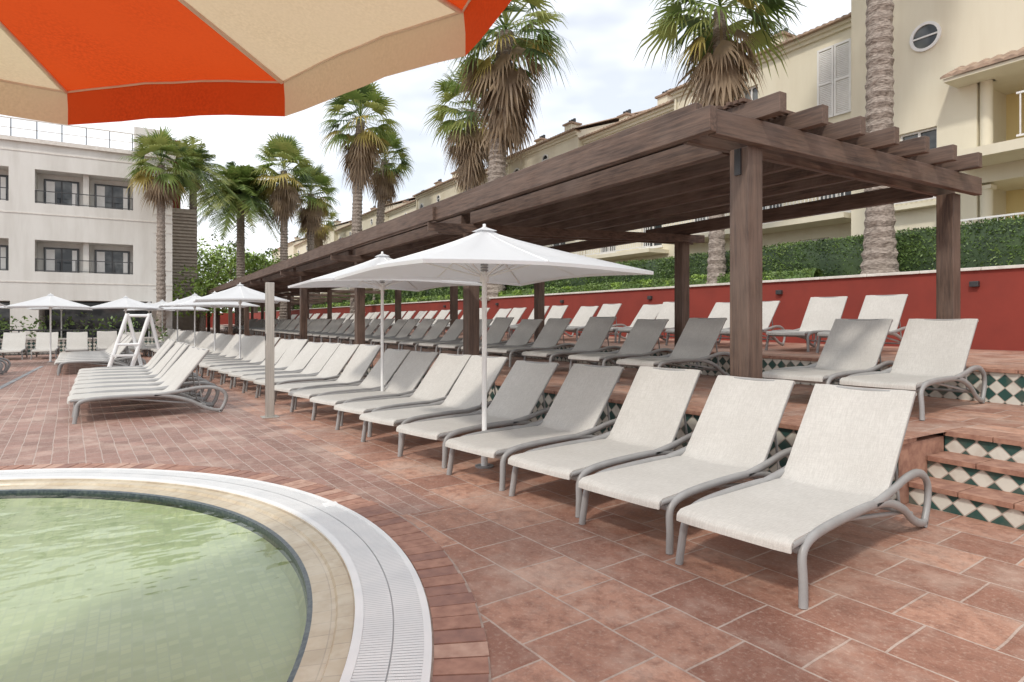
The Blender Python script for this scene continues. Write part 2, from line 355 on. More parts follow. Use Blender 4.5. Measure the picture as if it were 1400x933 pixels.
# ------------------------------------------------------------------ pergola
o=empty('wooden_pergola')
fX=4.47; bX=8.1
fy=[3.47,8.5]+[14+5.5*i for i in range(11)]; by=[3.5,7.6]+[12+4.5*i for i in range(13)]
PE=68
mb=MB(); w=.095
for y in fy: mb.box(fX-w,fX+w,y-w,y+w,H1z,2.85,0)
for y in by: mb.box(bX-w*.95,bX+w*.95,y-w*.95,y+w*.95,H2z,2.85,0)
mb.build('posts',[M_woodZ],o,.008)
mb=MB()
for (a,b) in ((3.28,8.45),(8.35,PE)):
    n=max(1,int((b-a)/5.5))
    for i in range(n):
        ya=a+(b-a)*i/n; yb=a+(b-a)*(i+1)/n-.006
        off=0 if a<5 else -.05
        mb.box(3.80+off,3.88+off,ya,yb,2.86,3.06,0)
        mb.box(fX-.05,fX+.05,ya+.4,yb,2.855,3.045,0)
        mb.box(bX-.05,bX+.05,ya+.4,yb,2.855,3.045,0)
mb.build('long_beams',[M_woodY],o,.006)
mb=MB()
mb.box(3.89,8.45,3.30,3.38,2.852,3.052,0); mb.box(3.89,8.45,3.575,3.64,2.852,3.048,0)
for a,b in zip(fy[1:],by[1:]):
    L=math.hypot(bX-fX,b-a); Mx=Matrix.Translation((fX,a,0))@Matrix.Rotation(math.atan2(b-a if a<9 else 0,bX-fX),4,'Z')
    mb.box(-.7,L+.35,-.16,-.1,2.72,2.85,0,Mx); mb.box(-.5,L+.3,.1,.16,2.72,2.849,0,Mx)
mb.build('cross_beams',[M_woodX],o,.006)
mb=MB()
jx=[4.45+.575*i for i in range(7)]
for k,x in enumerate(jx):
    y=3.10
    while y<PE-1:
        yb=min(PE,y+5.2); mb.box(x-.045,x+.045,y,yb-.006,3.062,3.225,0); y=yb
mb.box(3.89,3.97,3.5,PE,3.062,3.16,0)
mb.build('joists',[M_woodY],o,.006)
mb=MB(); y=3.42
while y<PE:
    x0=(4.37 if y<14 else 4.1)+R(-.03,.03); z=3.23+R(0,.006)
    wd=.040 if y<14 else .13
    mb.box(x0,8.12+R(-.05,.05),y,y+wd,z,z+.028,0)
    y+= .060 if y<14 else .18
mb.build('roof_slats',[M_slat],o)
mb=MB()
x=fX
mb.box(x-.115,x-.096,3.44,3.5,2.62,2.84,0); mb.box(x+.096,x+.115,3.44,3.5,2.5,2.8,0)
mb.build('brackets',[M_dark],o)

# ------------------------------------------------------------------ sun lounger mesh
def lounger_mesh(name,ang=50,seed=0):
    random.seed(seed); mb=MB(); W=.325
    ca,sa=math.cos(math.radians(ang)),math.sin(math.radians(ang)); b0=(1.2,.335)
    bk=lambda t,off=0: (b0[0]+ca*t-sa*off, b0[1]+sa*t+ca*off)
    prof=[(-.035,.27),(-.03,.31),(0,.333),(.06,.343),(.35,.345),(.75,.338),(1.08,.332),(1.17,.335),bk(.09,.0),bk(.25),bk(.45),bk(.62),bk(.74),bk(.785,-.005),bk(.80,-.03),bk(.79,-.06)]
    pr=smoothpts([(u,0,z) for u,z in prof],3)
    nv=9
    def rowf(p,i,dz):
        r=[]
        for j in range(nv):
            t=j/(nv-1)*2-1; sag=-.022*(1-t*t)*min(1,i/6)*min(1,(len(pr)-1-i)/6)
            edge=-.012*abs(t)**8
            tn=(pr[min(i+1,len(pr)-1)]-pr[max(i-1,0)]).normalized(); nr=Vector((-tn.z,0,tn.x))
            q=p+nr*(sag+edge-dz); r.append((q.x,t*W*1.0,q.z))
        return r
    top=[rowf(p,i,0) for i,p in enumerate(pr)]; bot=[rowf(p,i,.012) for i,p in enumerate(pr)]
    mb.grid(top,0,True); mb.grid([r[::-1] for r in bot],0,True)
    for s in (0,nv-1): mb.grid([[t[s] for t in top],[b[s] for b in bot]],0,True)
    mb.grid([top[0],bot[0]],0); mb.grid([top[-1],bot[-1]],0)
    for sgn in (-1,1):
        y=sgn*.335
        mb.tube([(u,sgn*.318,z-.022) for u,z in ((0.0,.325),(.35,.335),(.8,.33),(1.2,.322))],.018,.018,8,1,(0,1,0))
        mb.tube([(bk(t,-.03)[0],sgn*.312,bk(t,-.03)[1]) for t in (0,.3,.6,.77)],.016,.016,8,1,(0,1,0))
        A=smoothpts([(.045,y+sgn*.02,0),(.06,y+sgn*.012,.12),(.075,y,.235),(.13,y,.292),(.28,y,.318),(.6,y,.325),(.95,y,.318),(1.2,y,.285),(1.45,y,.20),(1.62,y,.10),(1.76,y,.045),(1.86,y,.03)],4)
        mb.tube(A,.021,.028,8,1,(0,1,0))
        C=smoothpts([(.98,y,.315),(1.25,y,.345),(1.5,y,.385),(1.72,y,.385),(1.87,y,.33),(1.93,y,.24),(1.91,y,.13),(1.86,y,.04),(1.84,y,.0)],4)
        mb.tube(C,.021,.028,8,1,(0,1,0))
        p=bk(.5,-.04); mb.tube([(p[0],sgn*.24,p[1]),(1.62,sgn*.26,.15)],.010,.010,6,1)
        mb.tube([(.55,sgn*.29,.30),(1.62,sgn*.30,.14)],.010,.014,6,1)
    mb.tube([(.08,-.33,.262),(.08,.33,.262)],.016,.022,8,1)
    mb.tube([(.85,-.33,.30),(.85,.33,.30)],.014,.014,8,1)
    mb.tube([(1.22,-.33,.29),(1.22,.33,.29)],.016,.016,8,1)
    mb.tube([(1.64,-.33,.13),(1.64,.33,.13)],.014,.014,8,1)
    p=bk(.5,-.04); mb.tube([(p[0],-.31,p[1]),(p[0],.31,p[1])],.012,.012,8,1)
    p=bk(.77,-.03); mb.tube([(p[0],-.31,p[1]),(p[0],.31,p[1])],.014,.014,8,1)
    me=mb.build(name,[M_fab,M_frame]); m=me.data; bpy.data.objects.remove(me); return m
LM=[lounger_mesh('lounger_a',50,1),lounger_mesh('lounger_b',48,2),lounger_mesh('lounger_c',53,3)]
random.seed(21)
def lounger(x,y,z,deg,k=None):
    o=bpy.data.objects.new('sun_lounger',random.choice(LM) if k is None else LM[k]); link(o)
    a=math.radians(deg); o.location=(x-.05*math.cos(a),y-.05*math.sin(a),z); o.rotation_euler=(0,0,a)
ys=[2.18,3.02,3.85,4.72,5.66,6.6]
while ys[-1]<37: ys.append(ys[-1]+(.93 if len(ys)%5 else 1.15))
for i,y in enumerate(ys):
    lounger(2.75-.085*(y-2.2)+R(-.03,.03),y,0,min(15,8+i*1.2)+R(-1.5,1.5),0 if i==0 else None)
ys2=[3.15,4.02,6.4,7.65,8.9,10.3]
while ys2[-1]<50: ys2.append(ys2[-1]+1.12)
for y in ys2: lounger(6.0+R(-.05,.05),y,H1z+.003,8+R(-2,2))
y=5.5
while y<55:
    lounger(9.35+R(-.05,.05),y,H2z,7+R(-3,3)); lounger(9.35,y+.95,H2z,7+R(-3,3)); y+=2.35
for i in range(8): lounger(-.68-.03*i,10.5+.8*i,0,3+R(-2,2))
for i in range(7): lounger(-1.6-.05*i,19.5+.85*i,0,5+R(-3,3))
for i in range(6): lounger(-4.6+R(-.05,.05),16.0+.9*i,0,4+R(-3,3))
for i in range(9): lounger(-7.4+.95*i,27.2+R(-.1,.1),0,92+R(-3,3))

# ------------------------------------------------------------------ white parasols
def parasol_mesh():
    mb=MB(); Hs=1.11; zt=2.26; ze=1.83
    per=[]
    npn=8
    cor=[(Hs,-Hs),(Hs,Hs),(-Hs,Hs),(-Hs,-Hs)]
    for c in range(4):
        a=cor[c];b=cor[(c+1)%4]
        for j in range(npn):
            t=j/npn; x=a[0]+(b[0]-a[0])*t; y=a[1]+(b[1]-a[1])*t
            h=abs(math.sin(math.pi*2*t)); k=1-.03*math.sin(math.pi*t)-.012*h
            per.append((x*k,y*k,t))
    def surf(dz):
        rows=[]
        for i in range(11):
            r=i/10
            row=[]
            for (x,y,t) in per:
                sagp=-.035*abs(math.sin(2*math.pi*t))*math.sin(math.pi*min(1,r))*1.0
                z=zt-(zt-ze)*(r**.86)+sagp+ (.035*math.sin(math.pi*t)*r)
                row.append((x*max(r,.02),y*max(r,.02),z+dz))
            rows.append(row)
        return rows
    mb.grid(surf(0),0,True,True); S=surf(-.004); mb.grid([r[::-1] for r in S],0,True,True)
    top=surf(0)[-1]; mb.grid([top,[(x*1.0,y*1.0,z-.03) for x,y,z in top]],0,False,True)
    cap=[[(x*r*.08,y*r*.08,zt+.025-.045*r) for (x,y,t) in per] for r in (.02,.5,1)]; mb.grid(cap,0,True,True)
    mb.tube([(0,0,0),(0,0,zt+.02)],.024,n=14,m=1)
    mb.tube([(0,0,zt+.02),(0,0,zt+.045),(0,0,zt+.05)],[.016,.016,.008],n=10,m=1)
    mb.tube([(0,0,0.0),(0,0,.012)],.09,n=16,m=2); mb.tube([(0,0,.01),(0,0,.22)],.032,n=14,m=1)
    zr=1.76; mb.tube([(0,0,zr),(0,0,zr+.09)],.045,n=12,m=1)
    for i in range(9): mb.tube([(0,0,zr+.10+i*.026),(0,0,zr+.115+i*.026)],.038,n=12,m=2)
    for k,(x,y) in enumerate(cor+[((cor[i][0]+cor[(i+1)%4][0])/2,(cor[i][1]+cor[(i+1)%4][1])/2) for i in range(4)]):
        ez=ze+(.0 if k<4 else .035)
        f=lambda r: zt-(zt-ez)*(r**.86)-.012
        mb.tube([(x*r,y*r,f(r)) for r in (.03,.25,.5,.75,.955)],.009,n=6,m=1)
        mb.tube([(x*.03,y*.03,zr+.05),(x*.5,y*.5,f(.5)-.01)],.007,n=6,m=1)
    o=mb.build('p',[M_wcan,M_pole,M_spring]); m=o.data; bpy.data.objects.remove(o); return m
PM=parasol_mesh()
def parasol(x,y,z=0,s=1,rot=0):
    o=bpy.data.objects.new('white_parasol',PM); link(o); o.location=(x,y,z); o.scale=(1,1,s); o.rotation_euler=(0,0,math.radians(rot))
parasol(2.86,5.17,0,1.0); parasol(3.22,9.0,0,1.05,2); parasol(2.5,18.2,0,1.04,-3)
for X,Y in ((2.25,21.8),(1.95,25.3),(1.6,29),(1.2,33),(.75,37),(-2.3,25.5),(-4.4,23.5),(-.2,27),(-2.6,33),(-5.2,31)): parasol(X,Y,0,R(.98,1.03),R(-4,4))

# ------------------------------------------------------------------ orange / cream parasol
o=empty('orange_cream_parasol')
RR=1.93; zr=2.4; zh=2.83
yaw=math.radians(31.5)
def lw(l,d): return (l*math.cos(yaw)+d*math.sin(yaw),-l*math.sin(yaw)+d*math.cos(yaw))
cx,cy=lw(-1.67,.81)
mb=MB(); ms=MB(); mr=MB()
def rimp(k,r=1.0):
    a=math.radians(68.4-30*(k-2)); l=-1.67+RR*r*math.cos(a); d=.81+RR*r*math.sin(a); return lw(l,d)
for k in range(12):
    m=0 if (k%2==1) else 1
    A=rimp(k);B=rimp(k+1); rows=[]
    for i in range(9):
        r=max(i/8,.03); row=[]
        for j in range(9):
            t=j/8; x=cx+((A[0]+(B[0]-A[0])*t)-cx)*r; y=cy+((A[1]+(B[1]-A[1])*t)-cy)*r
            wr=.003*math.sin(t*19+k)*r*r*math.sin(math.pi*t)
            z=zh-(zh-zr)*r+.022*math.sin(math.pi*t)*r -.01*math.sin(math.pi*r)+wr
            row.append((x,y,z))
        rows.append(row)
    mb.grid(rows,m,True)
    def fl(p,kk,dz): return (cx+(p[0]-cx)*kk,cy+(p[1]-cy)*kk,p[2]+dz)
    last=rows[-1]
    mb.grid([last,[fl(p,1.004+.004*math.sin(j*math.pi/4),-.07) for j,p in enumerate(last)],[fl(p,1.004+.006*math.sin(j*math.pi/4+k*0),-.145-.006*math.sin(math.pi*j/8)) for j,p in enumerate(last)]],m,True)
    ms.tube([fl(p,.998,-.004) for p in last],.004,.005,6,0)
    mr.tube([(cx+(A[0]-cx)*.03,cy+(A[1]-cy)*.03,zh-.012),(cx+(A[0]-cx)*.995,cy+(A[1]-cy)*.995,zr-.008)],.010,.008,6,0)
    mr.tube([(cx+(A[0]-cx)*.03,cy+(A[1]-cy)*.03,zh-.6),(cx+(A[0]-cx)*.42,cy+(A[1]-cy)*.42,zh-(zh-zr)*.42-.02)],.009,.007,6,0)
mb.build('canopy',[M_orange,M_cream],o); ms.build('hem_seams',[M_seam],o); mr.build('ribs',[M_seam],o)
mb=MB(); mb.tube([(cx,cy,-.26),(cx,cy,zh+.06)],.035,n=16); mb.tube([(cx,cy,-.25),(cx,cy,-.18)],.3,n=24); mb.tube([(cx,cy,zh-.65),(cx,cy,zh-.55)],.06,n=16)
mb.build('pole',[M_pole],o)

mb=MB(); mb.box(1.63,1.74,9.35,9.45,.01,1.93,0); mb.box(1.57,1.80,9.29,9.51,.0,.012,0); mb.box(1.622,1.63,9.38,9.42,1.1,1.2,1)
mb.build('steel_shower_post',[M_steel,M_dark],bevel=.008)
mb=MB()
for dx in (0,.5):
    mb.tube([(-.55+dx,19,0),(-.1+dx,19.05,1.55)],.05,n=10); mb.tube([(.25+dx,19.3,0),(-.1+dx,19.05,1.55)],.045,n=10)
mb.tube([(-.1,19.05,1.5),(.4,19.05,1.5)],.04,n=10); mb.tube([(-.33,19,.75),(.17,19,.75)],.035,n=10)
mb.box(-.7,.9,18.85,19.4,.01,.07); mb.box(-.45,.1,18.8,18.9,.45,.5)
mb.build('pool_lift',[M_white])

# ------------------------------------------------------------------ facades
def facade(mb,P,s0,s1,z0,z1,ops,mw=0,mg=1,mrv=0):
    S=sorted(set([s0,s1]+[v for o_ in ops for v in o_[:2]])); Z=sorted(set([z0,z1]+[v for o_ in ops for v in o_[2:4]]))
    for i in range(len(S)-1):
        for j in range(len(Z)-1):
            cs=(S[i]+S[i+1])/2; cz=(Z[j]+Z[j+1])/2
            if any(o_[0]<cs<o_[1] and o_[2]<cz<o_[3] for o_ in ops): continue
            mb.poly([P(S[i],Z[j],0),P(S[i+1],Z[j],0),P(S[i+1],Z[j+1],0),P(S[i],Z[j+1],0)],mw)
    for o_ in ops:
        a,b,c,d,t=o_[:5]; g=o_[5] if len(o_)>5 else mg
        for q in (((a,c),(b,c)),((b,c),(b,d)),((b,d),(a,d)),((a,d),(a,c))):
            mb.poly([P(*q[0],0),P(*q[1],0),P(*q[1],t),P(*q[0],t)],mrv)
        mb.poly([P(a,c,t),P(b,c,t),P(b,d,t),P(a,d,t)],g)
def pbox(mb,P,a,b,c,d,t0,t1,m):
    p=P(a,c,t0);q=P(b,d,t1); mb.box(min(p[0],q[0]),max(p[0],q[0]),min(p[1],q[1]),max(p[1],q[1]),c,d,m)
def shutters(mb,P,a,b,c,d,m):
    mid=(a+b)/2
    for (u,v) in ((a,mid-.01),(mid+.01,b)):
        pbox(mb,P,u,u+.06,c,d,-.05,-.005,m);pbox(mb,P,v-.06,v,c,d,-.05,-.005,m)
        pbox(mb,P,u+.06,v-.06,c,c+.07,-.05,-.005,m);pbox(mb,P,u+.06,v-.06,d-.07,d,-.05,-.005,m);pbox(mb,P,u+.06,v-.06,(c+d)/2-.04,(c+d)/2+.04,-.05,-.005,m)
        z=c+.09
        while z<d-.1: pbox(mb,P,u+.06,v-.06,z,z+.04,-.03,-.005,m); z+=.055
def frame(mb,P,a,b,c,d,t,m,fw=.05,mul=True):
    for q in ((a,a+fw,c,d),(b-fw,b,c,d),(a+fw,b-fw,c,c+fw),(a+fw,b-fw,d-fw,d)): pbox(mb,P,*q,t-.06,t-.01,m)
    if mul: pbox(mb,P,(a+b)/2-.03,(a+b)/2+.03,c+fw,d-fw,t-.05,t-.01,m)
def railing(mb,P,a,b,z,t,m,h=.95):
    pbox(mb,P,a,b,z+h-.04,z+h,t-.04,t,m); pbox(mb,P,a,b,z+.06,z+.1,t-.04,t,m)
    s=a
    while s<b: pbox(mb,P,s,s+.025,z+.1,z+h-.04,t-.03,t-.01,m); s+=.12
def roundwin(mb,P,s,z,r,mf,mg):
    n=28
    for i in range(n):
        a=2*math.pi*i/n;b=2*math.pi*(i+1)/n
        c=[(s+q*r*math.cos(w_),z+q*r*math.sin(w_)) for q,w_ in ((.8,a),(1,a),(1,b),(.8,b))]
        mb.poly([P(u,v,-.05) for u,v in c],mf)
        mb.poly([P(*c[1],-.05),P(*c[2],-.05),P(*c[2],0),P(*c[1],0)],mf); mb.poly([P(*c[0],-.05),P(*c[3],-.05),P(*c[3],-.01),P(*c[0],-.01)],mf)
        mb.poly([P(s,z,-.012),P(s+.8*r*math.cos(a),z+.8*r*math.sin(a),-.012),P(s+.8*r*math.cos(b),z+.8*r*math.sin(b),-.012)],mg)
    pbox(mb,P,s-.8*r,s+.8*r,z-.02,z+.02,-.042,-.013,mf)
def tileroof(mb,xe,y0,y1,ze,xr,zr,m,pitch=.2):
    n=int((y1-y0)/pitch); k=4
    sub=[]
    for i in range(n*k+1):
        y=y0+(y1-y0)*i/(n*k); sub.append((y,.055*abs(math.sin(math.pi*i/k))))
    mb.grid([[(xe,y,ze+h) for y,h in sub],[(xr,y,zr+h) for y,h in sub],[(2*xr-xe,y,ze+h) for y,h in sub]],m,False)
    mb.grid([[(xe,y,ze-.03) for y,h in sub],[(xe,y,ze+h) for y,h in sub]],m,False)
    mb.poly([(xe,y0,ze-.03),(xe,y1,ze-.03),(xe+.5,y1,ze-.03),(xe+.5,y0,ze-.03)],m)
HM=[M_yel,M_glass,M_shut,M_rooft,M_dark,M_yel2]
random.seed(5)
def rowhouse(y0,y1,X,eave,ops=None,rounds=(),shut=(),chim=(),rails=()):
    o=empty('row_house'); P=lambda s,z,t:(X+t,s,z)
    w=MB(); facade(w,P,y0,y1,2.2,eave,ops or [])
    w.poly([(X,y0,2.2),(X+9,y0,2.2),(X+9,y0,eave),(X+4.5,y0,eave+1.5),(X,y0,eave)],0); w.poly([(X,y1,2.2),(X+9,y1,2.2),(X+9,y1,eave),(X+4.5,y1,eave+1.5),(X,y1,eave)],0)
    w.poly([(X+9,y0,2.2),(X+9,y1,2.2),(X+9,y1,eave),(X+9,y0,eave)],0)
    w.build('walls',HM,o)
    t=MB()
    pbox(t,P,y0,y1,eave-.22,eave-.1,-.08,-.002,0); pbox(t,P,y0,y1,eave-.1,eave-.005,-.18,-.002,0)
    t.tube([(X-.06,y1-.15,2.3),(X-.06,y1-.15,eave-.25)],.04,n=8,m=0)
    for op in (ops or []):
        if op[4]<.6:
            frame(t,P,op[0],op[1],op[2],op[3],op[4],2); pbox(t,P,op[0]-.08,op[1]+.08,op[2]-.07,op[2]-.005,-.07,-.002,2)
    for s in shut: shutters(t,P,*s,2)
    for r in rounds: roundwin(t,P,*r,2,1)
    for r in rails:
        pbox(t,P,r[0],r[1],r[2]-.15,r[2],-1.1,-.003,0); railing(t,P,r[0],r[1],r[2],-1.02,2)
    t.build('trim_and_windows',HM,o)
    rf=MB(); tileroof(rf,X-.32,y0-.1,y1+.1,eave+.02,X+4.5,eave+1.75,3)
    rf.build('roof',HM,o)
    c=MB()
    for (yc,hc,wd) in chim:
        c.box(X+.5,X+.5+wd,yc,yc+wd,eave,eave+hc,0); c.box(X+.42,X+.58+wd,yc-.08,yc+wd+.08,eave+hc,eave+hc+.08,3)
        for q in range(3): c.box(X+.5+wd/2-.05,X+.5+wd/2+.05,yc+.03+q*wd/3,yc+q*wd/3+.03+wd/5,eave+hc+.08,eave+hc+.3,4)
    c.build('chimneys',HM,o)
    return o
rowhouse(9.75,17.3,18,10.2,ops=[(13.5,14.15,8.5,9.35,.15),(10.2,11.4,4.6,6.5,.15),(12.6,13.8,4.6,6.5,.15),(15.2,16.4,4.6,6.5,.15),(11,12,2.6,3.9,.15)],
   rounds=[(16.4,9.2,.36)],shut=[(10.3,11.35,7.5,9.65)],chim=[(12.9,.7,.55)],rails=[(9.9,16.9,4.4)])
segs=[(17.3,23.4,9.95),(23.4,29.8,10.35),(29.8,36.2,10.1),(36.2,42.9,10.5),(42.9,50,10.3),(50,57,10.8),(57,65,10.6),(65,74,11.1),(74,84,11.0),(84,98,11.5)]
for i,(a,b,e) in enumerate(segs):
    L=b-a
    rowhouse(a,b,18+(.0 if i%2 else .35),e,ops=[(a+.9,a+1.9,7.3,8.7,.15),(a+3.2,a+4.1,7.6,8.9,.15),(a+1,a+2.2,4.4,6.3,.15),(a+3.8,a+5,4.4,6.3,.15)],
       rounds=[(a+L*.85,e-1.0,.36),(a+L*.42,e-.8,.28)],shut=[(a+L*.62,a+L*.62+.9,7.2,8.9)],chim=[(a+1.2,.75,.55),(a+L*.6,.6,.5)],rails=[(a+.6,b-.6,4.2)] )
o=empty('apartment_block'); X=17.0; P=lambda s,z,t:(X+t,s,z)
w=MB(); facade(w,P,-8,9.745,2.2,11.5,[(2.2,6.75,5.25,7.0,1.6,5),(7.6,8.5,4.4,6.2,.15),(2.2,6.75,2.7,4.6,1.6,5),(-6,1,5.2,7.0,1.6,5)])
w.poly([(X,9.745,2.2),(X+9,9.745,2.2),(X+9,9.745,11.5),(X,9.745,11.5)],0); w.poly([(X,-8,2.2),(X+9,-8,2.2),(X+9,-8,11.5),(X,-8,11.5)],0)
w.build('walls',HM,o)
t=MB(); roundwin(t,P,7.85,8.5,.36,2,1)
for (a,b,c,d) in ((4.6,5.5,5.3,6.85),(2.6,3.4,5.3,6.85)):
    p=lambda s,z,t_:(X+1.59+t_,s,z); pbox(t,p,a,b,c,d,-.03,-.002,1); shutters(t,lambda s,z,t_:(X+1.55+t_,s,z),a-.5,a-.04,c,d,2)
for s in (6.75,4.5,2.2):
    for z0 in (2.7,5.25):
        t.tube([(X+.12,s-.15,z0),(X+.12,s-.15,z0+1.8)],.13,n=14,m=0); t.box(X-.03,X+.27,s-.3,s,z0+1.75,z0+1.84,0)
pbox(t,P,1.2,7.0,4.98,5.2,-1.15,-.003,0); railing(t,P,1.2,5.6,5.2,-1.05,2,1.0)
pbox(t,P,1.0,7.0,2.5,2.65,-1.15,-.003,0); railing(t,P,1.0,7.0,2.65,-1.05,2,1.0)
frame(t,P,7.6,8.5,4.4,6.2,.15,2); railing(t,P,7.3,8.8,4.3,-.25,2,.9); pbox(t,P,7.3,8.8,4.2,4.3,-.3,-.003,0)
t.build('trim_and_windows',HM,o)
rf=MB()
sub=[]
n=24
for i in range(n*4+1): sub.append((1.2+6.0*i/(n*4),.05*abs(math.sin(math.pi*i/4))))
rf.grid([[(X-.75,y,7.1+h) for y,h in sub],[(X-.003,y,7.45+h) for y,h in sub]],3,False); rf.grid([[(X-.75,y,7.06) for y,h in sub],[(X-.75,y,7.1+h) for y,h in sub]],3,False)
rf.box(X-.7,X-.004,1.25,7.15,6.98,7.06,0)
tileroof(rf,X-.4,-8.2,9.9,11.52,X+4.5,13.2,3)
rf.build('roof',HM,o)
# ---- hotel on the left
o=empty('hotel_building'); Yh=38; P=lambda s,z,t:(s,Yh+t,z)
HT=[M_hotel,M_glass,M_shut,M_dark,M_hotel,M_cap]
w=MB()
ops=[]
for (c,d) in ((3.75,5.3),(7.1,8.75)):
    for (a,b) in ((-4.05,.05),(-9.6,-5.05),(-15,-10.6)): ops.append((a,b,c,d,1.1,0))
facade(w,P,-22,1.85,0,10.0,ops+[(-3.9,.9,0,2.35,2.5,1),(-12,-5,0,2.3,2.5,1)])
w.poly([(1.85,Yh,0),(1.85,Yh+16,0),(1.85,Yh+16,10),(1.85,Yh,10)],0); w.poly([(-22,Yh,10),(1.85,Yh,10),(1.85,Yh+16,10),(-22,Yh+16,10)],0)
w.build('walls',HT,o)
t=MB()
for (a,b,c,d,_,_) in ops:
    for (u,v) in ((a+.25,a+(b-a)*.42),(a+(b-a)*.58,b-.15)):
        p2=lambda s,z,t_:(s,Yh+1.1+t_,z)
        pbox(t,p2,u,v,c+.02,d-.25,-.04,-.002,1); frame(t,p2,u,v,c+.02,d-.25,-.03,3,.05); pbox(t,p2,u+.1,u+.45,c+.1,d-.35,-.055,-.045,2); pbox(t,p2,v-.3,v-.1,c+.1,d-.35,-.055,-.045,2)
    pbox(t,P,(a+b)/2-.12,(a+b)/2+.12,c+.003,d-.003,.3,1.09,0)
    pbox(t,P,a+.004,b-.004,c+.6,c+.64,.05,.1,3); pbox(t,P,a+.004,b-.004,c+.05,c+.08,.05,.1,3)
    for q in range(6): s=a+.02+(b-a-.08)*q/5; pbox(t,P,s,s+.04,c+.01,c+.6,.055,.095,3)
for z in (3.2,6.55,9.55): pbox(t,P,-22,1.86,z,z+.05,-.025,-.002,5)
pbox(t,P,-22,2.0,10.0,10.2,-.15,.4,5)
for q in range(24): pbox(t,P,-22+q,-21.96+q,10.2,11.1,.1,.14,3)
pbox(t,P,-22,1.5,11.1,11.15,.09,.15,5); pbox(t,P,-22,1.5,10.65,10.68,.1,.14,5)
for q in range(8): pbox(t,P,.95,1.8,1.0+q,1.04+q,-.02,-.002,5)
t.box(.1,1.6,Yh+1.5,Yh+4,10.0,11.9,0)
t.build('trim_windows_balconies',HT,o)
M_lou=nm('brown_louvres',(.42,.36,.30),(.34,.29,.24),5,.7)
w=MB(); w.box(1.9,3.4,43,50,0,8.2,0)
for q in range(40): w.box(1.86,3.44,42.9,42.99,.1+q*.2,.2+q*.2,0)
w.box(.4,2.6,44,47,8.2,12.6,1)
w.build('louvred_annexe',[M_lou,M_red])
mb=MB(); mb.box(-20,.9,31.0,31.2,0,.58,0); mb.box(-20,.92,30.95,31.25,.58,.64,1); mb.build('tiled_parapet',[M_checkX,M_cap])
mb=MB()
for i in range(34): mb.box(-20+i*.6,-19.96+i*.6,30.8,30.84,0,.95,0)
mb.box(-20,.5,30.79,30.85,.95,1.0,0); mb.build('metal_railing',[M_dark])
random.seed(9)
def clump(mb,c,r,n,ls,mats=(0,1,2)):
    for _ in range(n):
        d=Vector((R(-1,1),R(-1,1),R(-1,1)))
        if d.length>1: continue
        rr=d.length**.35; d=d.normalized()*rr
        k=noise.noise(Vector((c[0]+d.x*2.2,c[1]+d.y*2.2,c[2]+d.z*2.2)))
        if k<-.28: continue
        p=(c[0]+d.x*r[0],c[1]+d.y*r[1],c[2]+d.z*r[2])
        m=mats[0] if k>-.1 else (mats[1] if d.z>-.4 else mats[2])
        leafquad(mb,p,ls*R(.7,1.3),m)
def tree(x,y,z,h,r,ls,n=2600):
    mb=MB(); mb.tube([(x,y,z),(x+.1,y,z+h*.35),(x,y+.1,z+h*.6)],[.22,.17,.12],n=10,m=3)
    for k in range(5):
        a=k*1.26+R(0,.5); mb.tube([(x,y,z+h*.4),(x+math.cos(a)*r*.6,y+math.sin(a)*r*.6,z+h*(.65+R(0,.2)))],[.1,.04],n=7,m=3)
    for k in range(7):
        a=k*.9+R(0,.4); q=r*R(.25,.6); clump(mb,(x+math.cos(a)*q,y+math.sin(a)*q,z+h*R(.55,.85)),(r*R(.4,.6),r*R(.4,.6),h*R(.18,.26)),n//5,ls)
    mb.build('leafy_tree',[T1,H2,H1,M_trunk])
tree(6.2,60,0,8,4,.17); tree(10,72,2.2,7,4.5,.2); tree(9.5,60,2,5.5,3,.17); tree(4.3,52,0,6.5,2.8,.15); tree(13.5,64,2.2,5.5,3,.18)
tree(-9,33.5,0,4,2,.12,1500); tree(3.5,41,0,4.2,1.8,.12,1600)
mb=MB()
for i in range(16): clump(mb,(-16+i*1.1,32.6+R(-.2,.2),.8),(.9,.6,R(.7,1.0)),350,.09)
mb.build('garden_shrubs',[H2,H1,H3])
mb=MB()
for i in range(40): clump(mb,(R(-30,40),R(105,125),R(1,4)),(5,3,R(3,6)),300,.5)
mb.build('distant_trees',[H2,H1,H3])

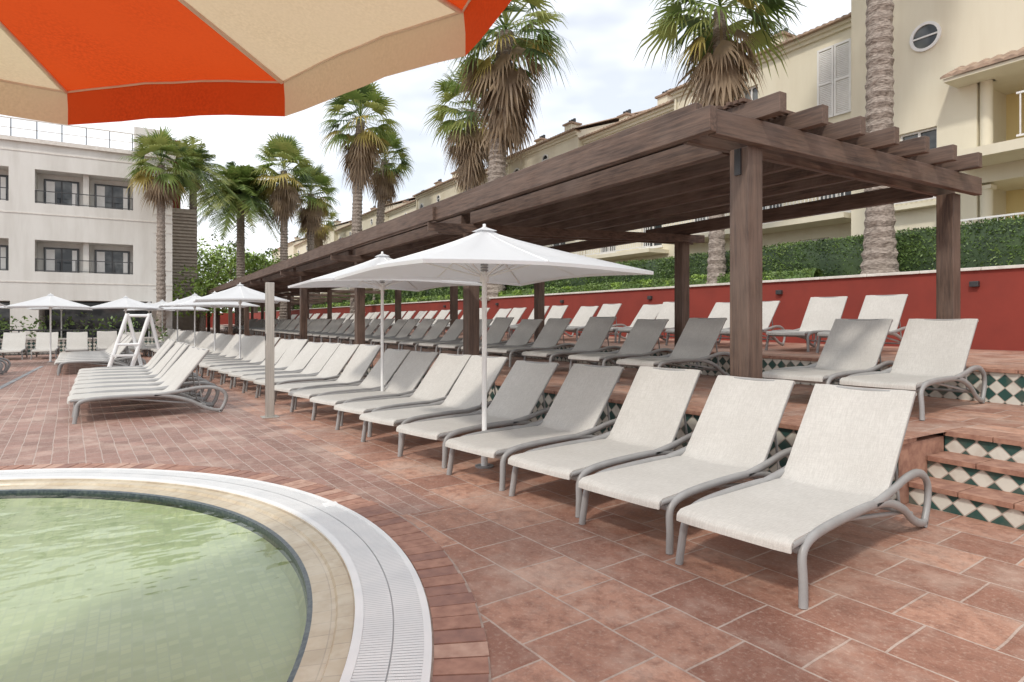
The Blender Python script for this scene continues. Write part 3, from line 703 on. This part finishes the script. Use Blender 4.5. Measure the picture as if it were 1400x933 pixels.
# ------------------------------------------------------------------ palms
def trunk(mb,x,y,z0,h,r,lean,m):
    rows=[];n=14;steps=int(h/.11)
    for i in range(steps+1):
        t=i/steps; rr=r*(1+.45*math.exp(-t*h/.5))*(1-.22*t)*(1+(.07 if i%2 else -.05)+R(-.03,.03))
        cx_=x+lean[0]*t*t; cy_=y+lean[1]*t*t
        rows.append([(cx_+rr*(1+R(-.06,.06))*math.cos(2*math.pi*k/n),cy_+rr*(1+R(-.06,.06))*math.sin(2*math.pi*k/n),z0+t*h+R(-.02,.02)) for k in range(n)])
    mb.grid(rows,m,False,True); return Vector((x+lean[0],y+lean[1],z0+h))
def fan(mb,c,az,el,pl,bl,m,nb=15,droop=.35,spread=80):
    d=Vector((math.cos(az)*math.cos(el),math.sin(az)*math.cos(el),math.sin(el))); side=Vector((-math.sin(az),math.cos(az),0)); up=side.cross(d)*-1
    tw=R(-.5,.5); side2=side*math.cos(tw)+up*math.sin(tw)
    e=c+d*pl; e.z-=pl*.06
    w=.018*bl/1.0+.006
    mb.poly([c+side*w,c-side*w,e-side*w*.7,e+side*w*.7],m)
    for i in range(nb):
        a=math.radians(-spread+2*spread*i/(nb-1)); L=bl*(1-.28*abs(a)/1.4)*R(.85,1.12)
        dd=(d*math.cos(a)+side2*math.sin(a)).normalized(); ss=(-d*math.sin(a)+side2*math.cos(a)).normalized()
        p1=e+dd*L*.45; p1.z-=droop*L*.06; p2=e+dd*L*.8; p2.z-=droop*L*.34; p3=e+dd*L*1.0; p3.z-=droop*L*.8
        w1=L*math.radians(spread*2/(nb-1))*.45*.55
        mb.poly([e,p1+ss*w1,p1-ss*w1],m); mb.poly([p1+ss*w1,p2+ss*w1*.45,p2-ss*w1*.45,p1-ss*w1],m); mb.poly([p2+ss*w1*.45,p3,p2-ss*w1*.45],m)
def fanpalm(x,y,z0,h,cr,r,seed,skirt=1.0,lean=(0,0),nl=60):
    random.seed(seed); mb=MB(); c=trunk(mb,x,y,z0,h-z0,r,lean,5)
    for i in range(nl):
        t=(i+.5)/nl; el=math.radians(84-118*t+R(-8,8)); az=i*2.39996+R(-.3,.3)
        m=random.choice((0,0,1,1,1,2)) if t<.8 else random.choice((0,1,4,2))
        fan(mb,c+Vector((0,0,.15*cr*(1-t))),az,el,cr*R(.42,.62),cr*R(.45,.62),m,15,.25+.55*t)
    ns=int(52*skirt)
    for i in range(ns):
        t=i/max(1,ns-1); az=i*2.39996+R(-.3,.3); el=math.radians(-48-38*t+R(-8,8))
        fan(mb,c+Vector((math.cos(az)*r*.6,math.sin(az)*r*.6,-.1-t*cr*.75*skirt)),az,el,cr*R(.25,.42),cr*R(.4,.6),3 if t>.12 else random.choice((3,4)),9,.5,42)
    return mb.build('fan_palm_tree',[L1,L2,L3,LD,LY,M_trunk])
def datepalm(x,y,z0,h,cr,r,seed,nf=58,lw_=1.0):
    random.seed(seed); mb=MB(); c=trunk(mb,x,y,z0,h-z0,r,(0,0),5)
    for i in range(nf):
        t=(i+.5)/nf; az=i*2.39996+R(-.25,.25); el=math.radians(82-105*t+R(-6,6)); L=cr*R(.95,1.2)
        d=Vector((math.cos(az)*math.cos(el),math.sin(az)*math.cos(el),math.sin(el))); side=Vector((-math.sin(az),math.cos(az),0))
        m=random.choice((0,0,1,1,2)); pts=[]
        for k in range(12):
            s=k/11; p=c+d*L*s; p.z-=L*.62*s*s*(.5+.5*math.cos(el)); pts.append(p)
        mb.tube(pts,[.03*(1-.8*k/11) for k in range(12)],n=4,m=1,cap=False)
        for k in range(2,34):
            s=k/34; j=s*11; a=int(j); p=pts[a].lerp(pts[min(11,a+1)],j-a); tg=(pts[min(11,a+1)]-pts[a]).normalized() if a<11 else d
            ll=L*.25*math.sin(math.pi*min(1,s*.85+.12))+.05
            for sg in (-1,1):
                q=(side*sg*.85+tg*.65+Vector((0,0,R(-.45,.1)))).normalized()
                e=p+q*ll; wv=tg*.024*(cr/2.6)*lw_
                mb.poly([p-wv,p+wv,e+wv*.3+Vector((0,0,-.12*ll)),e-wv*.3+Vector((0,0,-.12*ll))],m)
    for i in range(14):
        az=i*.45; fan(mb,c+Vector((0,0,-.2)),az,math.radians(-60),cr*.15,cr*.25,3,5,.4,30)
    return mb.build('date_palm_tree',[L1,L2,L3,LD,LY,M_trunk])
fanpalm(13.25,7.0,2.2,13.6,2.1,.27,1,.6)
fanpalm(13.3,11.25,2.2,9.75,2.0,.21,2,1.0,(.25,.1))
fanpalm(13.2,23,2.2,13.6,3.0,.42,3,1.15,(.4,-.3),66)
fanpalm(15.3,29,2.2,12.4,2.5,.38,4,1.1)
fanpalm(11.4,36.5,.9,13.3,2.5,.33,5,.9,(.3,0))
fanpalm(14,40,2.2,12.1,2.0,.3,6,.8,(.5,0))
fanpalm(10.5,52.5,.9,13.4,2.9,.33,7,.7)
fanpalm(13.1,54.5,2.2,12.2,2.6,.33,8,.6)
fanpalm(1.25,36,0,9.2,1.75,.22,9,.5)
fanpalm(15.5,62,2.2,11.0,2.2,.3,12,.6)
datepalm(7.6,55,.5,11.7,3.7,.36,10,90,1.7)
datepalm(3.3,44,0,10.8,2.7,.26,11,60,1.3)

# ------------------------------------------------------------------ world, sun, camera
el,az=math.radians(47),math.radians(240)
w=bpy.data.worlds.new('World'); scene.world=w; w.use_nodes=True; nt=w.node_tree
bg=nt.nodes['Background']
sky=N(nt,'ShaderNodeTexSky',sky_type='NISHITA'); sky.sun_disc=False; sky.sun_elevation=el; sky.sun_rotation=az; sky.air_density=1.0; sky.dust_density=2.0
tc=N(nt,'ShaderNodeTexCoord'); mp=N(nt,'ShaderNodeMapping'); mp.inputs['Scale'].default_value=(1,1,2.6); mp.inputs['Location'].default_value=(.3,.1,0); nt.links.new(tc.outputs['Generated'],mp.inputs[0])
f=noi(nt,mp.outputs[0],2.1,4,.62)
c=mixc(nt,ramp(nt,f,.36,.60,(.55,)*3,(1,)*3),sky.outputs[0],(10.6,10.8,11.1))
nt.links.new(c,bg.inputs[0]); bg.inputs[1].default_value=.13
sl=bpy.data.lights.new('sun','SUN'); sl.energy=1.9; sl.angle=math.radians(5); sl.color=(1,.94,.85)
so=bpy.data.objects.new('sun',sl); link(so); ds=Vector((math.sin(az)*math.cos(el),math.cos(az)*math.cos(el),math.sin(el)))
so.rotation_euler=(-ds).to_track_quat('-Z','Y').to_euler()
cam=bpy.data.cameras.new('camera'); co=bpy.data.objects.new('camera',cam); link(co)
cam.lens=21.8; cam.sensor_width=36; cam.shift_y=-.021; cam.clip_end=2000; cam.clip_start=.05
co.location=(0,0,1.4); co.rotation_euler=(math.radians(90),0,-yaw); scene.camera=co
scene.view_settings.view_transform='Standard'; scene.view_settings.look='None'; scene.view_settings.exposure=0
